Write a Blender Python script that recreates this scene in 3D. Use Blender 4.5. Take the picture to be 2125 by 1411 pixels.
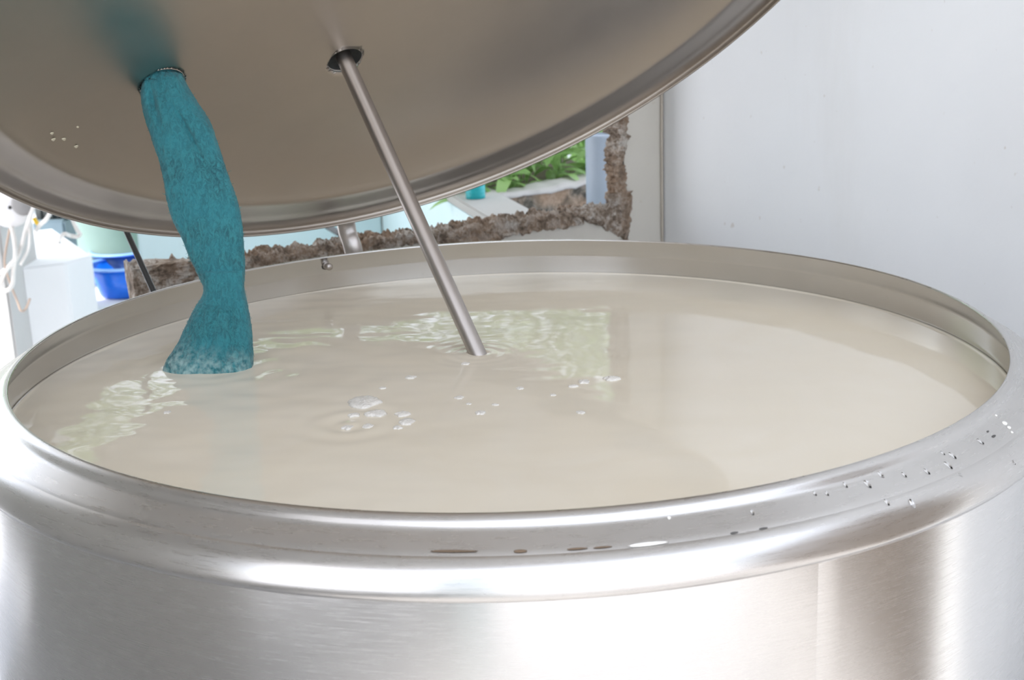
import bpy, bmesh, math, random
from mathutils import Vector, Matrix, noise
random.seed(7)
PI = math.pi
SC = bpy.context.scene
COL = SC.collection
for o in list(bpy.data.objects): bpy.data.objects.remove(o)

# ------------------------------------------------------------------ scale and camera
R = 0.65                # radius of the tank mouth
RIM = 0.95              # height of the tank rim above the floor
FPX = 2800.0            # focal length in pixels of the 2125 wide frame
YAW, PITCH, ROLL = 0.003, 0.2633, -0.0348
CAM = Vector((0, -2.7669*R, RIM+0.723*R))
cy_, sy_, cp_, sp_, cr_, sr_ = math.cos(YAW), math.sin(YAW), math.cos(PITCH), math.sin(PITCH), math.cos(ROLL), math.sin(ROLL)
FW = Vector((sy_*cp_, cy_*cp_, -sp_)); r0 = Vector((cy_, -sy_, 0)); u0 = r0.cross(FW)
RT = cr_*r0+sr_*u0; UP = -sr_*r0+cr_*u0
cd = bpy.data.cameras.new('camera'); cam = bpy.data.objects.new('camera', cd); COL.objects.link(cam)
cam.matrix_world = Matrix(((RT.x, UP.x, -FW.x, CAM.x), (RT.y, UP.y, -FW.y, CAM.y), (RT.z, UP.z, -FW.z, CAM.z), (0, 0, 0, 1)))
cd.sensor_width = 36; cd.lens = FPX/2125*36
cd.clip_start = 0.05; cd.clip_end = 200
cd.dof.use_dof = True; cd.dof.focus_distance = 1.72; cd.dof.aperture_fstop = 9.0
SC.camera = cam

def ray(px, py): return FW+RT*((px-1062.5)/FPX)-UP*((py-705.5)/FPX)
def at_z(px, py, z):
    d = ray(px, py); return CAM+d*((z-CAM.z)/d.z)
def at_plane(px, py, p, n):
    d = ray(px, py); return CAM+d*((p-CAM).dot(n)/d.dot(n))
def at_d(px, py, dist):           # horizontal distance from the camera
    d = ray(px, py); return CAM+d*(dist/math.hypot(d.x, d.y))

# ------------------------------------------------------------------ light
w = bpy.data.worlds.new('sky'); SC.world = w; w.use_nodes = True
nt = w.node_tree; nt.nodes.clear()
sky = nt.nodes.new('ShaderNodeTexSky'); sky.sky_type = 'NISHITA'; sky.sun_disc = False
sky.sun_elevation = math.radians(52); sky.sun_rotation = math.radians(-105); sky.air_density = 1.0; sky.dust_density = 3.0; sky.ozone_density = 1.0
mixw = nt.nodes.new('ShaderNodeMix'); mixw.data_type = 'RGBA'; mixw.inputs['Factor'].default_value = 0.55
mixw.inputs['B'].default_value = (9.0, 9.4, 10.0, 1)
bg = nt.nodes.new('ShaderNodeBackground'); bg.inputs['Strength'].default_value = 0.22
wo = nt.nodes.new('ShaderNodeOutputWorld')
nt.links.new(sky.outputs['Color'], mixw.inputs['A']); nt.links.new(mixw.outputs['Result'], bg.inputs['Color']); nt.links.new(bg.outputs['Background'], wo.inputs['Surface'])
sd = bpy.data.lights.new('sun', 'SUN'); sd.energy = 4.0; sd.angle = math.radians(1.2); sd.color = (1, 0.96, 0.9)
sun = bpy.data.objects.new('sun', sd); COL.objects.link(sun)
sun.rotation_euler = Vector((-0.78, -0.565, 1.30)).to_track_quat('Z', 'Y').to_euler()
SC.view_settings.view_transform = 'Standard'; SC.view_settings.look = 'None'
SC.view_settings.exposure = 0.80; SC.view_settings.gamma = 1; SC.view_settings.use_curve_mapping = False

# ------------------------------------------------------------------ materials
class M:
    """small node material builder"""
    def __init__(s, name):
        s.m = bpy.data.materials.new(name); s.m.use_nodes = True; s.t = s.m.node_tree
        s.b = s.t.nodes['Principled BSDF']; s.o = s.t.nodes['Material Output']
    def n(s, typ, **kw):
        x = s.t.nodes.new(typ)
        for k, v in kw.items():
            if k in x.inputs: x.inputs[k].default_value = v
            else: setattr(x, k, v)
        return x
    def l(s, a, b): s.t.links.new(a, b)
    def coord(s, scale=(1, 1, 1), kind='Object'):
        tc = s.n('ShaderNodeTexCoord'); mp = s.n('ShaderNodeMapping'); mp.inputs['Scale'].default_value = scale
        s.l(tc.outputs[kind], mp.inputs['Vector']); return mp.outputs['Vector']
    def noise(s, scale, detail=4, vec=None, rough=0.5, dist=0):
        x = s.n('ShaderNodeTexNoise'); x.inputs['Scale'].default_value = scale; x.inputs['Detail'].default_value = detail
        x.inputs['Roughness'].default_value = rough; x.inputs['Distortion'].default_value = dist
        s.l(vec if vec is not None else s.coord(), x.inputs['Vector']); return x.outputs['Fac']
    def ramp(s, fac, stops):
        x = s.n('ShaderNodeValToRGB'); e = x.color_ramp.elements
        while len(e) < len(stops): e.new(0.5)
        for k, (p, c) in enumerate(stops):
            e[k].position = p; e[k].color = (c[0], c[1], c[2], 1) if hasattr(c, '__len__') else (c, c, c, 1)
        s.l(fac, x.inputs['Fac']); return x.outputs['Color']
    def bump(s, h, strength=0.3, dist=0.002, prev=None):
        x = s.n('ShaderNodeBump'); x.inputs['Strength'].default_value = strength; x.inputs['Distance'].default_value = dist
        s.l(h, x.inputs['Height'])
        if prev is not None: s.l(prev, x.inputs['Normal'])
        s.l(x.outputs['Normal'], s.b.inputs['Normal']); return x.outputs['Normal']
    def mixc(s, fac, a, b):
        x = s.n('ShaderNodeMix'); x.data_type = 'RGBA'
        for v, k in ((fac, 'Factor'), (a, 'A'), (b, 'B')):
            if hasattr(v, 'links'): s.l(v, x.inputs[k])
            elif k == 'Factor': x.inputs[k].default_value = v
            else: x.inputs[k].default_value = (*v[:3], 1)
        return x.outputs['Result']
    def set(s, **kw):
        for k, v in kw.items():
            k = k.replace('_', ' ')
            if hasattr(v, 'links'): s.l(v, s.b.inputs[k])
            elif k == 'Base Color': s.b.inputs[k].default_value = (*v, 1)
            else: s.b.inputs[k].default_value = v
        return s

def simple(name, c, rough=0.5, metal=0, var=0.12, sc=12):
    m = M(name); f = m.noise(sc, 4)
    m.set(Base_Color=m.ramp(f, [(0.3, [x*(1-var) for x in c]), (0.7, [min(1, x*(1+var)) for x in c])]), Roughness=rough, Metallic=metal)
    return m.m

def steel(name, c, rough, aniso=0.0, brush=(1, 1, 60), var=0.06, wear=True, tz=True, bmp=0.05):
    m = M(name)
    fine = m.noise(8, 5, m.coord(brush), 0.6)
    big = m.noise(3.0, 5, m.coord((1, 1, 1)), 0.6)
    col = m.ramp(big, [(0.3, [x*(1-var) for x in c]), (0.7, [min(1, x*(1+var)) for x in c])])
    if wear: col = m.mixc(m.ramp(m.noise(75, 6, m.coord((1, 1, 1.4)), 0.7), [(0.66, 0.0), (0.72, 0.13)]), col, (0.18, 0.165, 0.15))
    rr = m.n('ShaderNodeMapRange'); m.l(fine, rr.inputs['Value'])
    rr.inputs['From Min'].default_value = 0.3; rr.inputs['From Max'].default_value = 0.7
    rr.inputs['To Min'].default_value = rough*0.85; rr.inputs['To Max'].default_value = rough*1.18
    m.set(Base_Color=col, Metallic=1.0, Roughness=rr.outputs['Result'])
    if aniso:
        m.set(Anisotropic=aniso)
        m.b.inputs['Anisotropic Rotation'].default_value = 0.25
        t = m.n('ShaderNodeTangent'); t.direction_type = 'RADIAL'; t.axis = 'Z'
        m.l(t.outputs['Tangent'], m.b.inputs['Tangent'])
    m.bump(fine, bmp, 0.001)
    return m.m

MT = {}
MT['wall_steel'] = steel('brushed wall steel', (0.70, 0.69, 0.68), 0.25, 0.75, (3, 3, 160), bmp=0.012)
MT['collar_steel'] = steel('collar steel', (0.62, 0.605, 0.59), 0.29, 0.2, (3, 3, 60), 0.08, bmp=0.01)
MT['inner_steel'] = steel('inner tank steel', (0.66, 0.65, 0.64), 0.20, 0.3, (3, 3, 60), bmp=0.01)
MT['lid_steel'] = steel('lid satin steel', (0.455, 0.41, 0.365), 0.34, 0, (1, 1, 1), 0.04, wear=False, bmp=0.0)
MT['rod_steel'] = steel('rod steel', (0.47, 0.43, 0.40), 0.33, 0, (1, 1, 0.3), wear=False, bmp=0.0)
MT['dark_metal'] = simple('dark strut paint', (0.035, 0.035, 0.033), 0.35)
MT['hole_dark'] = simple('dark rubber and hole shade', (0.02, 0.021, 0.02), 0.6)
# milk
m = M('milk'); f = m.noise(5.0, 3, None, 0.5, 1.2)
m.set(Base_Color=m.ramp(f, [(0.3, (0.83, 0.745, 0.60)), (0.7, (0.85, 0.775, 0.645))]), Roughness=0.045, IOR=1.36)
m.b.inputs['Subsurface Weight'].default_value = 0.0
MT['milk'] = m.m
m = M('milk foam'); f = m.noise(260, 3)
m.set(Base_Color=(0.84, 0.80, 0.735), Roughness=0.4); m.bump(f, 0.8, 0.002); MT['foam'] = m.m
m = M('milk splash'); m.set(Base_Color=(0.85, 0.83, 0.78), Roughness=0.15); MT['splash'] = m.m
m = M('lid splash'); m.set(Base_Color=(0.62, 0.56, 0.42), Roughness=0.3); MT['lidsplash'] = m.m
m = M('water drop'); m.set(Base_Color=(1, 1, 1), Roughness=0.02, IOR=1.33); m.b.inputs['Transmission Weight'].default_value = 1; MT['water'] = m.m
# teal cloth
m = M('teal cloth'); v = m.coord((1, 1, 0.45))
f = m.noise(150, 6, v, 0.65, 1.6); g = m.noise(22, 4)
vor = m.n('ShaderNodeTexVoronoi'); vor.feature = 'DISTANCE_TO_EDGE'; vor.inputs['Scale'].default_value = 220
wv = m.n('ShaderNodeVectorMath'); wv.operation = 'ADD'
nz = m.n('ShaderNodeTexNoise'); nz.inputs['Scale'].default_value = 60; m.l(v, nz.inputs['Vector'])
sc_ = m.n('ShaderNodeVectorMath'); sc_.operation = 'SCALE'; sc_.inputs['Scale'].default_value = 0.03; m.l(nz.outputs['Color'], sc_.inputs[0])
m.l(v, wv.inputs[0]); m.l(sc_.outputs[0], wv.inputs[1]); m.l(wv.outputs[0], vor.inputs['Vector'])
fib = m.ramp(vor.outputs['Distance'], [(0.0, 1.0), (0.05, 0.25), (0.12, 0.0)])
c1 = m.mixc(m.ramp(f, [(0.40, 0.0), (0.60, 1.0)]), (0.008, 0.10, 0.125), (0.030, 0.225, 0.25))
c2 = m.mixc(m.ramp(g, [(0.35, 0.0), (0.65, 1.0)]), c1, m.mixc(0.5, c1, (0.02, 0.24, 0.29)))
att = m.n('ShaderNodeAttribute'); att.attribute_name = 'soak'
fm = m.n('ShaderNodeMath'); fm.operation = 'MULTIPLY'; fm.inputs[1].default_value = 0.12; m.l(fib, fm.inputs[0])
c3 = m.mixc(fm.outputs[0], c2, (0.10, 0.45, 0.47))
wet = m.n('ShaderNodeMath'); wet.operation = 'MULTIPLY'; m.l(att.outputs['Fac'], wet.inputs[0]); m.l(m.ramp(m.noise(120, 5), [(0.36, 0.0), (0.66, 0.75)]), wet.inputs[1])
c4 = m.mixc(wet.outputs[0], c3, (0.42, 0.60, 0.58))
m.set(Base_Color=c4, Roughness=0.7)
m.b.inputs['Sheen Weight'].default_value = 0.15
hb = m.n('ShaderNodeMath'); hb.operation = 'ADD'; m.l(f, hb.inputs[0]); m.l(fm.outputs[0], hb.inputs[1])
m.bump(hb.outputs[0], 0.8, 0.003); MT['cloth'] = m.m
MT['fuzz'] = simple('teal fibre', (0.075, 0.34, 0.36), 0.8)
# walls
def plaster(name, a, b, stain=(0.45, 0.36, 0.26), amt=0.25, sc=1.6):
    m = M(name); big = m.noise(sc, 6, None, 0.6); sp = m.noise(38, 3); st = m.noise(2.2, 5, m.coord((1.6, 1.6, 0.35)), 0.65)
    c = m.ramp(big, [(0.3, a), (0.7, b)])
    k = m.n('ShaderNodeMath'); k.operation = 'MULTIPLY'; k.inputs[1].default_value = amt
    m.l(m.ramp(st, [(0.56, 0.0), (0.75, 1.0)]), k.inputs[0])
    c = m.mixc(k.outputs[0], c, stain)
    c = m.mixc(m.ramp(sp, [(0.72, 0.0), (0.78, 0.35)]), c, stain)
    m.set(Base_Color=c, Roughness=0.75); m.bump(m.noise(60, 5), 0.25, 0.002); return m.m
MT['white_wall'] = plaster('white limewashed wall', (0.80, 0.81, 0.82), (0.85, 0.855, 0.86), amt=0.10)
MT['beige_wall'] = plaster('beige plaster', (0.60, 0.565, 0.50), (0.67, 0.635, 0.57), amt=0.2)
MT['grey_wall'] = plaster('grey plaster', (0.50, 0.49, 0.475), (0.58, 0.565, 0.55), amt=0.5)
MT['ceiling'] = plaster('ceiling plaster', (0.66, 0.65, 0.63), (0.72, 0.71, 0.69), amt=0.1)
MT['mid_grey_wall'] = plaster('dull grey plaster', (0.42, 0.40, 0.37), (0.48, 0.46, 0.43), amt=0.2)  # mid grey plaster of the rear and left walls
MT['brown_wall'] = plaster('mirrored band brown', (0.085, 0.07, 0.058), (0.12, 0.10, 0.085), amt=0.3)
MT['cyan_wall'] = plaster('pale blue trough paint', (0.58, 0.72, 0.74), (0.66, 0.78, 0.80), amt=0.1)
MT['white_block'] = plaster('white painted block', (0.82, 0.82, 0.83), (0.86, 0.86, 0.87), amt=0.05)
MT['concrete'] = plaster('weathered concrete', (0.34, 0.325, 0.30), (0.43, 0.415, 0.39), (0.16, 0.14, 0.10), 0.6)
MT['floor'] = plaster('concrete floor', (0.42, 0.41, 0.405), (0.48, 0.47, 0.465), amt=0.2)
MT['yard'] = plaster('yard concrete', (0.55, 0.56, 0.60), (0.62, 0.63, 0.67), amt=0.15)
def rubble(name, a, b, c):
    m = M(name); f = m.noise(28, 8, None, 0.75); g = m.noise(7, 4)
    v = m.n('ShaderNodeTexVoronoi'); v.inputs['Scale'].default_value = 55; m.l(m.coord(), v.inputs['Vector'])
    c1 = m.ramp(f, [(0.38, a), (0.48, b), (0.57, c)])
    c2 = m.mixc(m.ramp(g, [(0.45, 0.0), (0.55, 0.6)]), c1, (0.38, 0.25, 0.16))
    m.set(Base_Color=c2, Roughness=0.95); n1 = m.bump(f, 1.0, 0.012); m.bump(v.outputs['Distance'], 0.5, 0.006, n1); return m.m
MT['rubble'] = rubble('broken masonry', (0.16, 0.12, 0.09), (0.40, 0.31, 0.24), (0.72, 0.67, 0.61))
MT['moss'] = rubble('mossy block', (0.04, 0.035, 0.028), (0.09, 0.08, 0.06), (0.22, 0.20, 0.17))
MT['blue'] = simple('blue plastic', (0.006, 0.13, 0.66), 0.3, 0, 0.08)
MT['blue_rim'] = simple('worn blue rim', (0.22, 0.40, 0.78), 0.35, 0, 0.1)
MT['blue_grey'] = simple('faded blue plastic', (0.04, 0.10, 0.25), 0.4, 0, 0.1)
MT['teal_pipe'] = simple('turquoise plastic', (0.006, 0.33, 0.36), 0.4, 0, 0.1)
MT['grey_pipe'] = simple('grey pvc', (0.31, 0.36, 0.43), 0.45, 0, 0.08, 6)
MT['sage'] = simple('sage green plastic', (0.20, 0.29, 0.265), 0.6, 0, 0.15, 3)
MT['cable'] = simple('white cable', (0.80, 0.76, 0.72), 0.5)
MT['cable_dark'] = simple('dark machine', (0.03, 0.035, 0.035), 0.6)
MT['yellow'] = simple('yellow cable', (0.80, 0.50, 0.03), 0.5)
MT['white_plastic'] = simple('white plastic', (0.82, 0.80, 0.80), 0.35, 0, 0.03)
MT['soil'] = simple('garden soil', (0.10, 0.075, 0.05), 0.95)
MT['bark'] = simple('bark', (0.16, 0.11, 0.07), 0.9)
def leafm(name, a, b):
    m = M(name); f = m.noise(9, 2); oi = m.n('ShaderNodeObjectInfo')
    m.set(Base_Color=m.mixc(oi.outputs['Random'], m.ramp(f, [(0.3, a), (0.7, b)]), b), Roughness=0.4)
    m.b.inputs['Transmission Weight'].default_value = 0.0
    m.b.inputs['Subsurface Weight'].default_value = 0.0
    tr = m.n('ShaderNodeBsdfTranslucent'); tr.inputs['Color'].default_value = (*b, 1)
    mx = m.n('ShaderNodeMixShader'); mx.inputs['Fac'].default_value = 0.35
    m.l(m.b.outputs[0], mx.inputs[1]); m.l(tr.outputs[0], mx.inputs[2]); m.l(mx.outputs[0], m.o.inputs['Surface'])
    return m.m
MT['leaf'] = leafm('bright leaf', (0.15, 0.30, 0.08), (0.36, 0.55, 0.20))
MT['leaf_d'] = leafm('hedge leaf', (0.12, 0.22, 0.08), (0.28, 0.38, 0.17))

# ------------------------------------------------------------------ helpers
def link(name, me, mat=None, parent=None, smooth=True):
    o = bpy.data.objects.new(name, me); COL.objects.link(o)
    if mat is not None and not me.materials: me.materials.append(MT[mat] if isinstance(mat, str) else mat)
    if parent is not None:
        o.parent = parent; o.matrix_parent_inverse = parent.matrix_world.inverted()
    if smooth:
        for p in me.polygons: p.use_smooth = True
    return o
def obj(name, bm, mat, parent=None, smooth=True):
    me = bpy.data.meshes.new(name); bmesh.ops.recalc_face_normals(bm, faces=bm.faces[:]); bm.to_mesh(me); bm.free()
    return link(name, me, mat, parent, smooth)
def empty(name, loc):
    o = bpy.data.objects.new(name, None); COL.objects.link(o); o.location = loc; o.empty_display_size = 0.1
    bpy.context.view_layer.update(); return o
def tag(o, label, cat, group=None, kind=None):
    if label: o['label'] = label
    if cat: o['category'] = cat
    if group: o['group'] = group
    if kind: o['kind'] = kind
    return o
def struct(o, label=None):
    o['kind'] = 'structure'
    if label: o['label'] = label
    return o
def box_bm(bm, p0, ax, ay, az, bev=0.0):
    """box from corner p0 with three edge vectors"""
    vs = [bm.verts.new(p0+ax*i+ay*j+az*k) for k in (0, 1) for j in (0, 1) for i in (0, 1)]
    fs = []
    for q in ((0, 1, 3, 2), (4, 6, 7, 5), (0, 4, 5, 1), (1, 5, 7, 3), (3, 7, 6, 2), (2, 6, 4, 0)): fs.append(bm.faces.new([vs[i] for i in q]))
    if bev: bmesh.ops.bevel(bm, geom=list({e for f in fs for e in f.edges}), offset=bev, segments=2, affect='EDGES')
    return bm
def box(name, p0, ax, ay, az, mat, parent=None, bev=0.0):
    return obj(name, box_bm(bmesh.new(), Vector(p0), Vector(ax), Vector(ay), Vector(az), bev), mat, parent, False)
def lathe(prof, n=96, cen=Vector((0, 0, 0)), ax=None, close=False, wob=None):
    """revolve [(r,z)] about z; ax = 3 vectors (x,y,z) basis"""
    bm = bmesh.new(); X, Y, Z = ax or (Vector((1, 0, 0)), Vector((0, 1, 0)), Vector((0, 0, 1)))
    rows = []
    for r, z in prof:
        if r < 1e-6: rows.append([bm.verts.new(cen+Z*z)]); continue
        rows.append([bm.verts.new(cen+X*(r*math.cos(2*PI*i/n))+Y*(r*math.sin(2*PI*i/n))+Z*(z+(wob(2*PI*i/n, r) if wob else 0))) for i in range(n)])
    pairs = list(zip(rows[:-1], rows[1:]))
    if close: pairs.append((rows[-1], rows[0]))
    for a, b in pairs:
        for i in range(n):
            j = (i+1) % n
            if len(a) == 1 and len(b) == 1: continue
            if len(a) == 1: bm.faces.new((a[0], b[j], b[i]))
            elif len(b) == 1: bm.faces.new((a[i], a[j], b[0]))
            else: bm.faces.new((a[i], a[j], b[j], b[i]))
    return bm
def smooth_prof(pts, it=2):
    for _ in range(it):
        q = [pts[0]]
        for a, b in zip(pts[:-1], pts[1:]):
            q += [(a[0]*.75+b[0]*.25, a[1]*.75+b[1]*.25), (a[0]*.25+b[0]*.75, a[1]*.25+b[1]*.75)]
        pts = q+[pts[-1]]
    return pts
def catmull(pts, k=8):
    P = [Vector(p) for p in pts]; P = [P[0]*2-P[1]]+P+[P[-1]*2-P[-2]]; out = []
    for i in range(1, len(P)-2):
        for s in range(k):
            t = s/k; a, b, c, d = P[i-1], P[i], P[i+1], P[i+2]
            out.append(0.5*((2*b)+(c-a)*t+(2*a-5*b+4*c-d)*t*t+(3*b-a-3*c+d)*t**3))
    return out+[P[-2]]
def tube_bm(bm, pts, rad, n=12, caps=True):
    pts = [Vector(p) for p in pts]; rows = []; prev = None
    for i, p in enumerate(pts):
        t = (pts[min(i+1, len(pts)-1)]-pts[max(i-1, 0)]).normalized()
        if prev is None:
            x = t.orthogonal().normalized()
        else: x = (prev-t*prev.dot(t)).normalized()
        prev = x; y = t.cross(x); r = rad(i/(len(pts)-1)) if callable(rad) else rad
        rows.append([bm.verts.new(p+x*(r*math.cos(2*PI*k/n))+y*(r*math.sin(2*PI*k/n))) for k in range(n)])
    for a, b in zip(rows[:-1], rows[1:]):
        for k in range(n): bm.faces.new((a[k], a[(k+1) % n], b[(k+1) % n], b[k]))
    if caps: bm.faces.new(rows[0][::-1]); bm.faces.new(rows[-1])
    return bm
def tube(name, pts, rad, mat, parent=None, n=12, k=0):
    if k: pts = catmull(pts, k)
    return obj(name, tube_bm(bmesh.new(), pts, rad, n), mat, parent)
def fbm(p, s, o=4):
    return noise.fractal(Vector(p)*s, 1.0, 2.0, o)

# ------------------------------------------------------------------ the room, in its own frame
A = Vector((0.891, 0.454, 0)).normalized()      # along the back wall, to the right
B = Vector((0.454, -0.891, 0)).normalized()     # along the right wall, towards the camera
Z = Vector((0, 0, 1))
CORNER = at_d(1376, 420, 3.30); CORNER.z = 0
def rm(u, v, z): return CORNER-A*u+B*v+Z*z       # u: to the left of the corner, v: into the room
TH = 0.065; H = 2.75
struct(box('floor', rm(4.3, -TH, -0.1), A*4.43, B*6.1, Z*0.1, 'floor'), 'concrete floor of the dairy room')
struct(box('ceiling', rm(3.0, -2.6, H), A*3.6, B*5.0, Z*0.15, 'ceiling'), 'plain plastered ceiling over the milk tank')  # overhang past the back wall is added, unseen, to shade the yard
struct(box('wall_right', rm(0, -TH, 0), A*0.15, B*(2.24+TH), Z*H, 'white_wall'), 'white limewashed wall right of the tank')
# back wall: low stretch, pier by the corner, lintel; the opening between them is broken out
pB = CORNER.copy(); nB = B.copy()
def uz(px, py):
    p = at_plane(px, py, pB, nB); return (CORNER-p).dot(A), p.z
uj, _ = uz(1287, 400); ue, ze = uz(262, 560); us, zs = uz(1210, 436)
SILL = 0.5*(zs+uz(520, 535)[1])
bm = bmesh.new()
box_bm(bm, rm(uj-0.012, 0, 0), A*(uj-0.012), -B*TH, Z*H)
bm2 = struct(obj('wall_back', bm, 'beige_wall', None, False), 'beige plastered back wall with a broken out opening')
def sill_z(u):       # the broken top follows the photo: slightly uneven
    return SILL+0.006*math.sin(u*5.0)
box('low_wall', rm(ue-0.07, 0, 0), A*(ue-0.07-uj+0.02), -B*TH, Z*(SILL-0.018), 'beige_wall', bm2)
box('lintel', rm(3.0, 0, 2.1), A*(3.0-uj+0.012), -B*TH, Z*(H-2.1), 'beige_wall', bm2)
# broken masonry: a rough strip wrapped over the edge of the wall
def rough_strip(name, path, front, parent, seed, ns=None, back=TH, amp=0.012):
    """path: list of (u, z, nu, nz) edge points with outward direction; front(i): how far the break reaches down the face"""
    bm = bmesh.new(); rows = []
    for i, (u, z, nu, nz) in enumerate(path):
        f = front(i/(len(path)-1)); row = []
        nf = 12; prof = [(-f, -0.002), (-f*0.985, 0.003)]+[(-f*(1-j/(nf-2)), 0.004) for j in range(1, nf-2)]
        prof += [(0.0, 0.0-back*k/14) for k in range(0, 15)]+[(-0.03, -back-0.004)]
        for k, (e, d) in enumerate(prof):
            p = rm(u+nu*e, -0.0-(-d), z+nz*e)
            q = Vector((u*1.0+seed, z, d))
            q = q+Vector((0, e, 0)); n1 = fbm(q, 34, 5)*amp; n2 = fbm(q+Vector((9, 3, 1)), 34, 5)*amp; n3 = fbm(q, 110, 3)*amp*0.8
            edge = 1.0
            if k in (0, 1): e2 = fbm(q+Vector((5, 5, 5)), 26, 5)*amp*1.2; p = p+Z*(nz*e2)-A*(nu*e2); n1 = abs(n1)*0.3 if k else 0
            if k == len(prof)-1: n1 = 0
            p = p+B*(abs(n1)*1.1 if k < nf-1 else n1*0.6)+(Z*nz-A*nu)*max(-amp*0.9, min(amp*0.9, n2+n3))*(0.25 if k < nf-3 else 1.0)
            row.append(bm.verts.new(p))
        rows.append(row)
    for a, b in zip(rows[:-1], rows[1:]):
        for k in range(len(a)-1): bm.faces.new((a[k], a[k+1], b[k+1], b[k]))
    for r_ in (rows[0], rows[-1]): bm.faces.new(r_)
    return obj(name, bm, 'rubble', parent, False)
N1 = 620
pth = [(uj-0.01+(ue-uj)*i/N1, sill_z(uj+(ue-uj)*i/N1), 0, 1) for i in range(N1+1)]
def frontsill(t):
    px = 1283-(1283-262)*t
    base = 0.020
    if px > 1180: base += 0.055*((px-1180)/100)
    if 820 < px < 1180: base = 0.036
    if 820 < px < 990: base = 0.050
    if px < 500: base = 0.026
    if px < 352: base += 0.16*min(1, (352-px)/30)
    return base
rough_strip('broken_edge', pth, frontsill, bm2, 1.3, amp=0.014)
# left end, going down
pth = [(ue-0.03-0.02*math.sin(i/22)+0.02*fbm((i*.1, 0, 0), 1.2), SILL+0.005-(SILL-0.02)*i/340, 1, 0) for i in range(341)]
rough_strip('broken_edge', pth, lambda t: 0.11-0.03*math.sin(t*9), bm2, 7.7, amp=0.016)
# jamb, going up
pth = [(uj+0.012*fbm((i*.13, 5, 0), 1.0), SILL-0.06+(2.1-SILL)*i/520, 1, 0) for i in range(521)]
rough_strip('broken_edge', pth, lambda t: 0.016+0.005*math.sin(t*40), bm2, 3.1, amp=0.010)
# spall below the corner of the opening
bm = bmesh.new()
for i in range(36):
    t = i/35; zc = SILL+0.04-t*0.125; wd = 0.034*(1-t)**0.8+0.004
    row = [bm.verts.new(rm(uj-0.012+wd*(2*k/8-1)*1.0+0.012*(1-t), 0.0, zc)+B*(0.004+0.010*abs(fbm((k*.7, i*.3, 2), 1.3)))*(1 if 0 < k < 8 else 0)+A*(0.008*fbm((k, i*.25, 9), 1.1))) for k in range(9)]
    if i:
        for k in range(8): bm.faces.new((prev_[k], prev_[k+1], row[k+1], row[k]))
    prev_ = row
obj('broken_edge', bm, 'rubble', bm2)
# brown line down the inner corner, where the two plasters meet
struct(tube('trim_1', [rm(0.004, 0.004, 0.3), rm(0.006, 0.004, 1.0), rm(0.004, 0.005, 1.5), rm(0.005, 0.004, 2.7)], 0.0035, simple('corner joint', (0.56, 0.50, 0.42), 0.9)), 'brownish joint in the corner of the walls')
# rear wall with the wide doorway the daylight comes through, and the left wall
VR = 3.55
def rear_u(phi):
    a = math.radians(phi); d = Vector((math.sin(a), -math.cos(a), 0)); p = Vector((0, -0.7, 0)); v0 = (p-CORNER).dot(B)
    q = p+d*((VR-v0)/d.dot(B)); return (CORNER-q).dot(A)
uA, uB, uC = rear_u(-6), rear_u(49), rear_u(57)
struct(box('wall_rear', rm(3.0, VR, 0), A*(3.0-uA), B*TH, Z*2.3, 'mid_grey_wall'), 'low plastered wall behind the camera')
struct(box('wall_side', rm(-0.01, 2.245, 0), A*0.13, B*4.0, Z*2.3, 'brown_wall'), 'unseen yard wall carrying on from the right wall, dark brown for its band in the steel')  # out of view; dark colour chosen for the dark band mirrored in the tank
bm = bmesh.new()
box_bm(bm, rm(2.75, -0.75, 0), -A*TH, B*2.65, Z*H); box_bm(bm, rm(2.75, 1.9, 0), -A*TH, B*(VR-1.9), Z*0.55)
struct(obj('wall_left', bm, 'mid_grey_wall', None, False), 'plastered wall left of the camera, low where the roof ends')

pa_ = rm(2.43, 3.02, 0)  # unseen post and strip, added for the streaks they mirror in the tank
dp_ = box('added_post', pa_, A*0.22, B*0.09, Z*2.3, 'cyan_wall', None, 0.004); struct(dp_, 'pale blue post added unseen behind the camera for its streak in the steel'); dp_.name = 'streak_post'
struct(box('streak_strip', rm(2.47, 3.0, 0), A*0.035, B*0.05, Z*2.3, simple('dark paint', (0.12, 0.12, 0.13), 0.5)), 'dark strip added beside the unseen post for a dark line in the steel')

# ------------------------------------------------------------------ the yard
struct(box('ground', Vector((-30, -30, -0.16)), Vector((60, 0, 0)), Vector((0, 60, 0)), Z*0.055, 'yard'), 'pale sunlit yard')
struct(box('floor', at_z(60, 700, 0)+Vector((-7, -0.2, -0.10)), Vector((9.5, 0, 0)), Vector((0, 8, 0)), Z*0.098, 'yard'), 'pale sunlit concrete beside the building')

# ------------------------------------------------------------------ milk tank
T0 = Vector((0, 0, RIM))
tank = empty('milk_tank', (0, 0, 0))
tag(tank, 'round stainless steel milk tank with open tilted lid, filled with milk', 'tank')
def S(l): return [(r*R, z*R) for r, z in l]
outer = [(1.000, -0.003), (1.001, 0.0), (1.006, 0.0), (1.016, -0.006), (1.022, -0.015), (1.030, -0.0195), (1.064, -0.0372), (1.0655, -0.0385), (1.067, -0.0388), (1.082, -0.0485), (1.091, -0.061), (1.0955, -0.075), (1.0965, -0.086), (1.094, -0.094), (1.087, -0.097), (1.083, -0.0965)]
def wob(a, r): return 0.0012*math.sin(2*a+0.7)+0.0006*math.sin(5*a)
innerp = [(1.000, -0.003), (1.002, -0.006), (1.018, -0.034), (1.028, -0.048), (1.030, -0.056), (1.030, -0.9), (0.98, -1.0), (0, -1.02)]
collar = obj('collar', lathe(smooth_prof(S(outer), 1), 256, T0, wob=wob), 'collar_steel', tank)
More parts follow.
